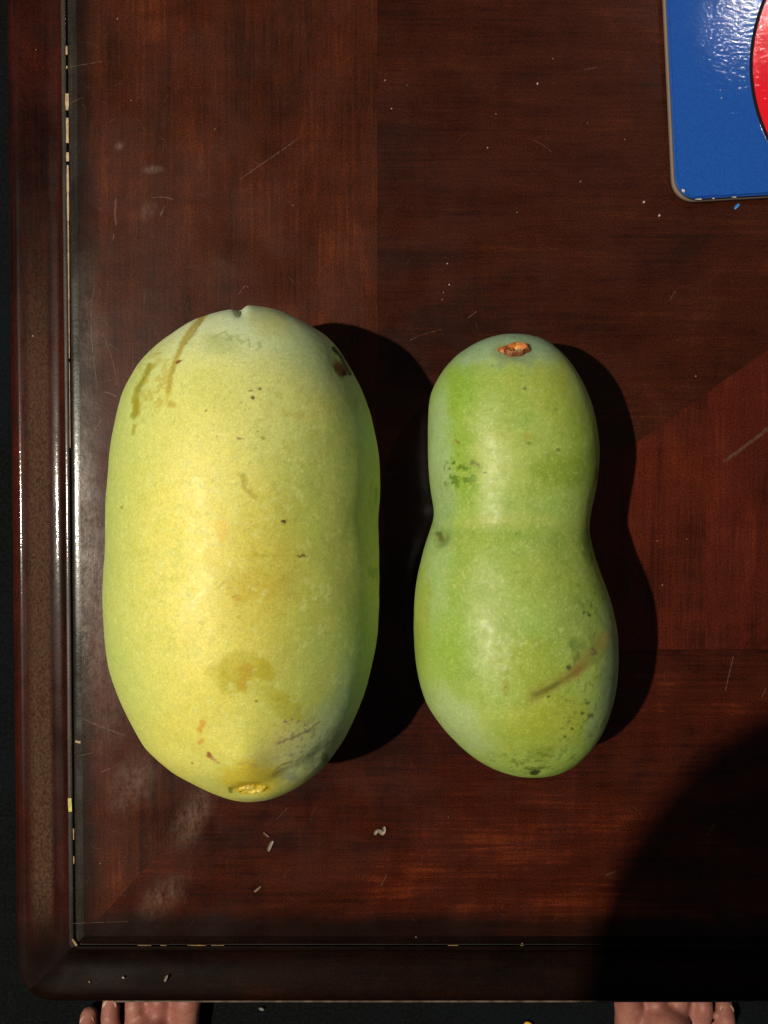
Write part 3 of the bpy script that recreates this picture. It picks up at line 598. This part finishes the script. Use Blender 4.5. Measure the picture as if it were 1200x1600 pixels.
pa.blob(860, 1120, 60, 40, 0, (164, 166, 46), .6, 1.2); pa.blob(820, 1160, 70, 34, 0, (150, 162, 50), .5, 1.2); pa.blob(905, 1000, 34, 60, 0, (144, 160, 78), .6, 1.2); pa.blob(955, 1040, 14, 110, 0, (134, 160, 116), .7, 1.2); pa.blob(940, 1110, 18, 50, 20, (146, 166, 122), .6, 1.2)
pa.blob(716, 1126, 66, 28, 45, (166, 186, 134), .7, 1.2); pa.blob(760, 940, 26, 60, 0, (174, 188, 112), .4, 1.3)
speckle(pa, 810, 860, 170, 360, 0, (184, 196, 118), .60, .25, 63, 1000); speckle(pa, 810, 860, 170, 360, 0, (112, 146, 40), .58, .22, 64, 500); speckle(pa, 810, 860, 170, 360, 0, (196, 204, 130), .64, .45, 65, 1600)
speckle(pa, 910, 1110, 50, 90, 20, (96, 106, 44), .60, .45, 66, 900); speckle(pa, 715, 740, 36, 30, 0, (84, 120, 30), .57, .8, 67, 700); speckle(pa, 840, 1190, 90, 24, 0, (98, 112, 36), .58, .6, 68, 800); speckle(pa, 930, 960, 40, 70, 0, (96, 124, 50), .62, .6, 69, 700)
for k in range(30):
    x = random.gauss(918, 22); y = random.gauss(1090, 50)
    if k > 17: x, y = random.gauss(930, 16), random.gauss(950, 34)
    pa.line([(x, y), (x + random.uniform(-8, 8), y + random.uniform(-8, 8))], random.uniform(.8, 1.5), (94, 104, 48), .38)
pa.line([(834, 1086), (850, 1078), (872, 1068), (890, 1056), (904, 1044), (922, 1022), (934, 1006)], 11, (132, 126, 52), .6, 1.8); pa.line([(884, 1060), (898, 1050), (908, 1040)], 9, (140, 112, 56), .4, 1.8); pa.blob(900, 1048, 6, 7, 0, (146, 100, 54), .5, 1.3)
pa.line([(836, 1085), (858, 1076), (872, 1067)], 3.4, (98, 92, 38), .55, 1.6); pa.blob(889, 1043, 4, 4, 0, (54, 66, 34), .85, .7, True); pa.blob(897, 1030, 5, 10, 20, (90, 100, 44), .6, .9); pa.blob(900, 1010, 9, 10, 0, (92, 116, 48), .6, 1); pa.line([(926, 1014), (932, 1020), (925, 1022)], 2, (104, 84, 70), .7); pa.blob(940, 1000, 10, 18, 20, (178, 160, 84), .6, 1)
pa.blob(790, 1075, 7, 14, 0, (140, 140, 34), .5, .9); pa.blob(857, 1089, 2.5, 2.5, 0, (70, 76, 30), .8, .7, True)
for x, y, r, c in ((820, 607, 3, (108, 124, 56)), (814, 587, 2.4, (118, 140, 60)), (769, 571, 2.4, (110, 140, 80)), (768, 640, 2.5, (130, 148, 60)), (868, 640, 2.2, (120, 136, 56)), (872, 703, 3, (96, 112, 40)), (826, 692, 3.5, (120, 128, 50)),
                   (826, 682, 6, (160, 160, 60)), (817, 775, 2, (120, 146, 50)), (886, 791, 2, (110, 126, 50)), (758, 738, 2, (70, 84, 34)), (806, 835, 2, (110, 140, 46)), (921, 962, 2.6, (44, 60, 30)), (912, 957, 2, (90, 80, 60)), (916, 891, 2, (70, 92, 40)), (709, 723, 3, (78, 104, 40)), (702, 732, 3, (78, 108, 40)), (708, 754, 3, (84, 110, 30)), (740, 752, 2, (110, 140, 34)), (790, 1073, 2.5, (112, 116, 30)), (884, 1094 + 0, 2, (90, 96, 30)), (894, 1139, 3, (74, 90, 30)), (883, 1151, 3, (84, 96, 34)), (910, 1114, 3.5, (70, 74, 26)), (922, 1118, 5, (84, 88, 30)), (918, 1099, 4, (96, 104, 36))):
    pa.blob(x, y, r, r * .8, 0, c, .85, .8, True)
pa.line([(713, 688), (719, 693)], 1.8, (120, 84, 50), .7); pa.line([(738, 722), (748, 728)], 2.2, (112, 98, 50), .7)
pa.blob(687, 836, 5, 7, -25, (48, 36, 20), .9, .7, True); pa.blob(690, 843, 5, 5, 0, (100, 70, 36), .8, .7, True); pa.blob(690, 838, 13, 16, 0, (110, 130, 56), .5, .9)
pa.blob(836, 1207, 9, 3.4, -8, (40, 32, 18), .9, .8, True); pa.line([(820, 1200), (834, 1203), (850, 1198)], 1.8, (92, 100, 34), .7); pa.blob(850, 1180, 20, 14, 0, (116, 130, 34), .4, .9); pa.blob(934, 745, 5, 16, 8, (60, 92, 26), .7, .8)
pa.blob(803, 549, 32, 19, 0, (126, 138, 100), .55, .9)
sm_root = empty('green_pawpaw_fruit', (float(Pt[..., 0].mean()), float(Pt[..., 1].mean()), TOP))
tag(sm_root, 'smaller green peanut-shaped fruit with pinched waist and brown stem scar', 'fruit')
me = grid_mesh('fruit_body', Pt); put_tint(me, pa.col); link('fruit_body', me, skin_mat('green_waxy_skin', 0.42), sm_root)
scar('stem_scar', sm_root, Pt, N, 807, 548, 0.0040, 0.0026, lambda r: 0.0004 + 0.0013 * math.exp(-((r - .74) / .2) ** 2) - .0007 * math.exp(-(r / .4) ** 2) - .002 * max(0, r - .88) * 8,
     lambda r, a, q: (mixc((255, 180, 104), (190, 112, 44), min(1, max(0, (r - .15) / .45))) if r < .6 else mixc((176, 104, 44), (110, 60, 30), min(1, (r - .6) / .3))) + mn.noise(q * 900) * 40, 12, 0.0, 7)
scar('stem_scar', sm_root, Pt, N, 790, 548, 0.0026, 0.0017, lambda r: 0.0003 + .0007 * (1 - r * r) - .0016 * max(0, r - .85) * 8,
     lambda r, a, q: mixc((190, 116, 50), (140, 84, 38), r) + mn.noise(q * 1200) * 30, -14, 0.0, 11)

# ------------------------------------------------------------------ crumbs and flecks lying on the table
white_m = plain('white_crumb', (0.34, 0.30, 0.24), 0.6); tan_m = plain('tan_crumb', (0.19, 0.13, 0.08), 0.6); shell_m = plain('translucent_husk', (0.20, 0.165, 0.13), 0.35)
def crumb(name, px, py, r, mat, label, group=None, z=TOP, el=(1, 1, .6)):
    bm = bmesh.new(); bmesh.ops.create_icosphere(bm, subdivisions=2, radius=1)
    sd = px * 0.37 + py; r *= 0.78
    for v in bm.verts: v.co *= 1 + 0.45 * mn.noise(v.co * 1.7 + Vector((sd, 0, 0)))
    for v in bm.verts: v.co = Vector((v.co.x * r * el[0], v.co.y * r * el[1], (v.co.z + .8) * r * el[2]))
    me = bpy.data.meshes.new(name); bm.to_mesh(me); bm.free(); o = link(name, me, mat); p = at(px, py, z); o.location = p; o.rotation_euler = (0, 0, random.random() * 6)
    tag(o, label, 'crumb', group); return o
BC = {'w': white_m, 't': tan_m}
for x, y, r, m, lb in (
    (840, 131, .00045, 'w', 'white crumb between the table centre and the blue board, brightest of that area'), (864, 92, .0003, 't', 'tan crumb just above and right of the bright white one by the blue board'),
    (602, 126, .0004, 't', 'tan crumb at the vertical veneer seam near the top, upper of two'), (612, 170, .0003, 'w', 'white crumb at the vertical veneer seam near the top, lower of two'),
    (762, 231, .0003, 'w', 'small white crumb on the crosswise veneer, lower left of the bright white crumb'), (907, 284, .00035, 't', 'tan crumb left of the blue board, level with its rounded corner'),
    (976, 218, .0003, 't', 'faint tan crumb close to the left edge of the blue board'), (699, 412, .0003, 'w', 'white crumb above the gap between the fruits, topmost of a short trail'),
    (702, 445, .00035, 'w', 'largest white crumb of the short trail above the green fruit'), (693, 457, .0002, 'w', 'tiny white crumb just below the largest one of the trail above the green fruit'),
    (691, 468, .0002, 'w', 'lowest tiny white crumb of the short trail above the green fruit'), (1087, 588, .00035, 't', 'tan crumb right of the green fruit, just above the diagonal veneer seam'),
    (1027, 845, .0003, 't', 'tan crumb on the red veneer beside the waist of the green fruit shadow'), (1035, 914, .00035, 't', 'tan crumb on the red veneer beside the lower lobe of the green fruit shadow'),
    (775, 178, .0002, 'w', 'minute white crumb left of and below the bright white one near the top'), (636, 133, .0002, 't', 'minute tan crumb right of the upper seam crumb near the top'),
    (918, 192, .0002, 't', 'minute tan crumb halfway between the bright white one and the blue board'), (808, 332, .0003, 't', 'faint tan crumb on crosswise veneer high above the green fruit stem scar'),
    (458, 321, .0003, 't', 'tan crumb on the upright veneer above the top of the yellow fruit'), (336, 202, .0003, 't', 'tan crumb in the middle of the upright veneer near the top'),
    (205, 157, .0002, 'w', 'minute white crumb on the upright veneer at the upper left'), (184, 30, .0004, 't', 'tan crumb on the upright veneer nearest the top left'),
    (157, 820, .00025, 'w', 'white crumb between the side seam and the yellow fruit, upper of two'), (140, 843, .0003, 'w', 'white crumb between the side seam and the yellow fruit, lower of two'),
    (135, 1027, .00025, 't', 'tan crumb by the side seam beside the lower half of the yellow fruit'), (701, 1277, .0002, 't', 'minute tan crumb below and left of the green fruit'),
    (157, 1349, .0003, 't', 'tan crumb near the lower left corner of the panel'), (1073, 842, .00025, 't', 'tan crumb on red veneer right of the green fruit, left of the vertical seam'),
    (650, 1464, .0003, 't', 'tan crumb on the lower edge of the panel, left of centre'), (816, 1474, .0003, 't', 'tan crumb on the lower edge of the panel, below the green fruit'),
    (57, 78, .0003, 't', 'tan crumb on the left frame rail near the top'), (52, 525, .0003, 'w', 'white crumb on the left frame rail, above its middle'), (52, 1050, .00025, 'w', 'white crumb on the left frame rail, below its middle')):
    crumb('crumb', x, y, r, BC[m], lb, 'tiny pale crumbs on the tabletop', TOP - (.0006 if x < 100 else 0))
for x, y, r, m, lb in ((1006, 316, .00055, white_m, 'pale crumb beside the rounded corner of the blue board, the upper left of two'), (1030, 337, .0005, white_m, 'pale crumb below the blue board corner, the lower right of two'),
                       (140, 1534, .0004, gold_m, 'golden speck on the lower frame rail near the table corner'), (193, 1527, .0005, white_m, 'white speck on the lower frame rail, right of the golden speck')):
    crumb('crumb', x, y, r, m, lb, None, TOP - (.0002 if y > 1500 else 0))
# curled husk flakes
def flake(px, py, path, wd, label, mat=shell_m):
    q = [Vector(P(*p)) for p in path]; V = []; Fc = []
    for i, p in enumerate(q):
        d = (q[min(len(q) - 1, i + 1)] - q[max(0, i - 1)]).normalized(); s = Vector((-d.y, d.x)); k = wd * (0.35 + 0.65 * math.sin(math.pi * (i + .5) / len(q)))
        for t, h in ((-1, .0005), (-.4, .0001), (.4, .0001), (1, .0006)):
            V.append((p.x + s.x * k * t, p.y + s.y * k * t, TOP + h + .0002))
        if i:
            for c in range(3): j = 4 * i + c; Fc.append((j - 4, j, j + 1, j - 3))
    me = mesh('husk_flake', V, Fc); o = link('husk_flake', me, mat); o.modifiers.new('thick', 'SOLIDIFY').thickness = 0.0002
    o.modifiers.new('smooth', 'SUBSURF').levels = 1; o.modifiers['smooth'].render_levels = 2
    cx_, cy_ = sum(v[0] for v in V) / len(V), sum(v[1] for v in V) / len(V)
    me.transform(Matrix.Translation((-cx_, -cy_, -TOP))); o.location = (cx_, cy_, TOP); tag(o, label, 'husk'); return o
flake(593, 1299, [(585, 1304), (588, 1297), (594, 1297), (598, 1303), (601, 1297), (600, 1291)], .0007, 'small curled pale husk on the table below the gap between the fruits')
flake(424, 1322, [(419, 1330), (421, 1324), (423, 1319), (427, 1313)], .0005, 'whitish dry flake on the table below the yellow fruit', plain('dry_white_flake', (0.19, 0.14, 0.11), .4))
flake(418, 1303, [(412, 1300), (417, 1304), (421, 1307)], .0002, 'tiny thin pale sliver just above the whitish flake below the yellow fruit', tan_m)
flake(405, 1388, [(397, 1393), (402, 1389), (408, 1384)], .0002, 'thin tan sliver near the lower table edge, below the whitish flake', tan_m)
flake(1150, 323, [(1147, 327), (1150, 323), (1155, 319)], .0004, 'tiny light blue paper fibre poking from under the blue board', plain('blue_fibre', (0.05, 0.22, 0.55), .6))
flake(259, 1529, [(257, 1533), (260, 1527), (262, 1523)], .0003, 'greyish thin sliver on the lower frame rail near the left corner', shell_m)
# scrap on the floor
crumb('paper_scrap', 825, 1600, .0035, plain('yellow_scrap', (0.75, 0.42, 0.03), .5), 'small yellow scrap on the dark floor below the table edge', None, 0.003, (1, 1.3, .5))['category'] = 'scrap'
crumb('lint', 409, 1576, .0022, plain('grey_lint', (0.20, 0.20, 0.19), .8), 'small pale lint on the dark floor right of the toes', None, 0.003, (.7, 1.3, .5))['category'] = 'lint'

# ------------------------------------------------------------------ the person bending over the table, bare feet on the floor
def skin_person():
    g = NT('skin'); n = g.noise(g.tc, 60, 5, .6); n2 = g.noise(g.tc, 420, 4, .6)
    c = g.mix(g.rng(n, .35, .65), (0.30, 0.105, 0.082), (0.38, 0.165, 0.120)); c = g.mix(g.rng(n2, .4, .75, 0, .5), c, (0.30, 0.085, 0.075))
    g.set(Base_Color=c, Roughness=.5); g.b.inputs['Subsurface Weight'].default_value = .1; g.b.inputs['Subsurface Scale'].default_value = .004
    g.put(g.b.inputs['Normal'], g.bump(g.noise(g.tc, 700, 4, .6), .0006, .6)); return g.m
def cap(bm, a, b, ra, rb, n=20, sq=(1, 1)):
    a, b = Vector(a), Vector(b); d = b - a; L_ = d.length; d.normalize()
    up_ = Vector((0, 0, 1)) if abs(d.z) < .9 else Vector((0, 1, 0)); s = d.cross(up_).normalized(); u = s.cross(d).normalized(); rings = []
    for k in range(-90, 1, 15): rings.append((a + d * ra * math.sin(R(k)), ra * math.cos(R(k))))
    for k in range(0, 91, 15): rings.append((b + d * rb * math.sin(R(k)), rb * math.cos(R(k))))
    vs = [[bm.verts.new(c + (s * math.cos(2 * math.pi * j / n) * sq[0] + u * math.sin(2 * math.pi * j / n) * sq[1]) * max(r, 1e-5)) for j in range(n)] for c, r in rings]
    for i in range(len(vs) - 1):
        for j in range(n): bm.faces.new((vs[i][j], vs[i][(j + 1) % n], vs[i + 1][(j + 1) % n], vs[i + 1][j]))
    bm.faces.new(vs[0][::-1]); bm.faces.new(vs[-1])
def ell(bm, c, rx, ry, rz, rot=(0, 0, 0)):
    r = bmesh.ops.create_uvsphere(bm, u_segments=28, v_segments=18, radius=1)
    from mathutils import Euler
    M = Matrix.Translation(c) @ Euler(rot).to_matrix().to_4x4() @ Matrix.Diagonal((rx, ry, rz, 1))
    bmesh.ops.transform(bm, matrix=M, verts=r['verts'])
def fused(name, bm, voxel, mat, parent, smooth=4, extra=None):
    me = bpy.data.meshes.new(name); bmesh.ops.recalc_face_normals(bm, faces=bm.faces); bm.to_mesh(me); bm.free()
    o = bpy.data.objects.new('tmp', me); C.objects.link(o); m = o.modifiers.new('r', 'REMESH'); m.mode = 'VOXEL'; m.voxel_size = voxel
    s = o.modifiers.new('s', 'SMOOTH'); s.factor = .5; s.iterations = smooth
    bpy.context.view_layer.update(); dg = bpy.context.evaluated_depsgraph_get(); me2 = bpy.data.meshes.new_from_object(o.evaluated_get(dg)); me2.name = name
    bpy.data.objects.remove(o); me2.materials.clear(); return link(name, me2, mat, parent)
per = empty('person', (0.02, -0.55, 0))
tag(per, 'barefoot person bending over the table, only the toes showing below its lower edge', 'person')
sk = skin_person(); bm = bmesh.new(); bt = bmesh.new(); bs = bmesh.new(); bh = bmesh.new()
def foot(side, hx, tx, ty, nails):
    """side -1: left foot (little toe at -x). hx: heel x, tx: middle of the toes, ty: y of the ball of the foot"""
    heel = Vector((hx, ty - .155, .028)); o = side
    cap(bm, heel, (hx + .4 * (tx - hx), ty - .09, .033), .029, .031); cap(bm, (hx, ty - .14, .05), (tx - o * .012, ty - .02, .024), .030, .020)
    W = [(-.037, .0, .0115, .010), (-.017, .004, .0080, .017), (.001, .002, .0078, .020), (.0185, -.003, .0075, .018), (.0345, -.011, .0075, .014)]
    LN = [.040, .034, .030, .025, .021]
    for (dx, dy, r, _), l in zip(W, LN):
        base = Vector((tx + o * dx, ty + dy - .018, .016)); mid = base + Vector((o * dx * .10, l * .70, .0035)); tip = base + Vector((o * dx * .12, l * 1.12, -.004))
        cap(bm, (hx + .6 * (tx - hx) + o * dx * .6, ty - .075, .036), base, .015, r * 1.1); cap(bm, base, mid, r, r * .95); cap(bm, mid, tip, r, r * .98)
        nails.append((tip + Vector((0, -.001, r * .93)), r * .75))
    cap(bm, (hx, ty - .13, .055), (hx, ty - .135, .10), .034, .036, sq=(.85, 1))
nails = []
foot(-1, -.185, -.196, -.409, nails); foot(1, .215, .232, -.400, nails)
for k in (-1, 1):
    ank = Vector((-.185 if k < 0 else .215, -.53, .09)); knee = Vector((-.165 if k < 0 else .195, -.56, .49)); hip = Vector((-.07 if k < 0 else .11, -.73, .86))
    cap(bm, ank, ank.lerp(knee, .5) + Vector((0, -.02, 0)), .038, .052); cap(bm, ank.lerp(knee, .5) + Vector((0, -.02, 0)), knee, .053, .055); cap(bm, knee, hip, .060, .085)
    cap(bt, ank + Vector((0, 0, .05)), knee, .060, .070); cap(bt, knee, hip, .074, .098)
    sh = Vector((-.24 if k < 0 else .12, -.37, .955)); elb = Vector((-.33 if k < 0 else .30, -.50, .74)); wr = Vector((-.24 if k < 0 else .26, -.50, .60))
    cap(bm, sh, elb, .046, .037); cap(bm, elb, wr, .036, .024, sq=(1, .85)); cap(bs, sh, sh.lerp(elb, .6), .060, .054)
    # hand resting on the thigh
    fd = Vector((-.25 * k, -.15, -1)).normalized(); sd = Vector((0, 1, 0)); sd = (sd - fd * sd.dot(fd)).normalized(); out = fd.cross(sd)
    pl = wr + fd * .05
    for t in (-.024, -.008, .008, .024): cap(bm, wr + sd * t * .6, pl + sd * t + fd * .03, .014, .0115)
    for t, l in ((-.027, .026), (-.009, .031), (.009, .033), (.027, .029)):
        b0 = pl + sd * t + fd * .03; b1 = b0 + fd * l * 1.2 + sd * t * .25; b2 = b1 + fd * l * .9 - out * .006 * k + sd * t * .2; cap(bm, b0, b1, .0098, .0088); cap(bm, b1, b2, .0088, .0078)
    t0 = wr + fd * .02 + sd * .024; t1 = t0 + fd * .028 + sd * .024; t2 = t1 + fd * .03 + sd * .010; cap(bm, t0, t1, .0125, .011); cap(bm, t1, t2, .011, .009)
pel, wai, che, nkb, hd = Vector((.02, -.74, .88)), Vector((.0, -.62, .93)), Vector((-.04, -.46, .965)), Vector((-.075, -.33, .965)), Vector((-.1125, -.166, .90))
cap(bm, pel, wai, .13, .115, sq=(1.15, .8)); cap(bm, wai, che, .115, .14, sq=(1.15, .8)); cap(bm, che, nkb, .13, .07, sq=(1.2, .75)); cap(bm, (-.24, -.37, .955), (.12, -.37, .955), .055, .055); cap(bm, nkb, (-.10, -.22, .925), .056, .052)
cap(bt, pel, pel.lerp(wai, .55), .145, .135, sq=(1.15, .85)); cap(bs, pel.lerp(wai, .4), che, .135, .152, sq=(1.15, .8)); cap(bs, che, nkb, .15, .085, sq=(1.2, .78)); cap(bs, (-.24, -.375, .955), (.12, -.375, .955), .066, .066)
# head: crown towards +y, face looking down
ell(bm, hd + Vector((0, .018, .012)), .074, .088, .090); ell(bm, hd + Vector((0, -.030, -.018)), .060, .075, .066); ell(bm, hd + Vector((0, -.080, -.045)), .030, .024, .026)
cap(bm, hd + Vector((0, .010, -.078)), hd + Vector((0, -.022, -.100)), .008, .013); cap(bm, hd + Vector((-.016, -.052, -.078)), hd + Vector((.016, -.052, -.078)), .007, .007); cap(bm, hd + Vector((-.014, -.062, -.076)), hd + Vector((.014, -.062, -.076)), .007, .007)
for k in (-1, 1):
    ell(bm, hd + Vector((k * .076, -.012, .0)), .008, .030, .018); cap(bm, hd + Vector((k * .014, .026, -.074)), hd + Vector((k * .044, .024, -.066)), .008, .006)
ell(bh, hd + Vector((0, .026, .020)), .082, .093, .094); ell(bh, hd + Vector((0, -.02, .045)), .074, .075, .062)
fused('body', bm, .0023, sk, per, 6)
jean = plain('dark_blue_denim', (.020, .030, .055), .9, .3, 900); shirt = plain('dark_grey_cotton', (.035, .036, .040), .95, .2, 900); hairm = plain('brown_hair', (.030, .017, .010), .6, .5, 400)
fused('trousers', bt, .006, jean, per, 4); fused('shirt', bs, .006, shirt, per, 4)
hair = fused('hair', bh, .004, hairm, per, 3)
bmn = bmesh.new()
nm = plain('toenail', (.52, .30, .24), .3, .1)
for p, r in nails:
    b = bmesh.new(); ell(b, p, r, r * .85, r * .16, (R(-18), 0, 0)); me = bpy.data.meshes.new('toenail'); b.to_mesh(me); b.free(); link('toenail', me, nm, per)
em = plain('eye_white', (.7, .68, .65), .2, .05)
for k in (-1, 1):
    b = bmesh.new(); ell(b, hd + Vector((k * .030, .008, -.066)), .0125, .0095, .0095); me = bpy.data.meshes.new('eye'); b.to_mesh(me); b.free(); link('eye', me, em, per)
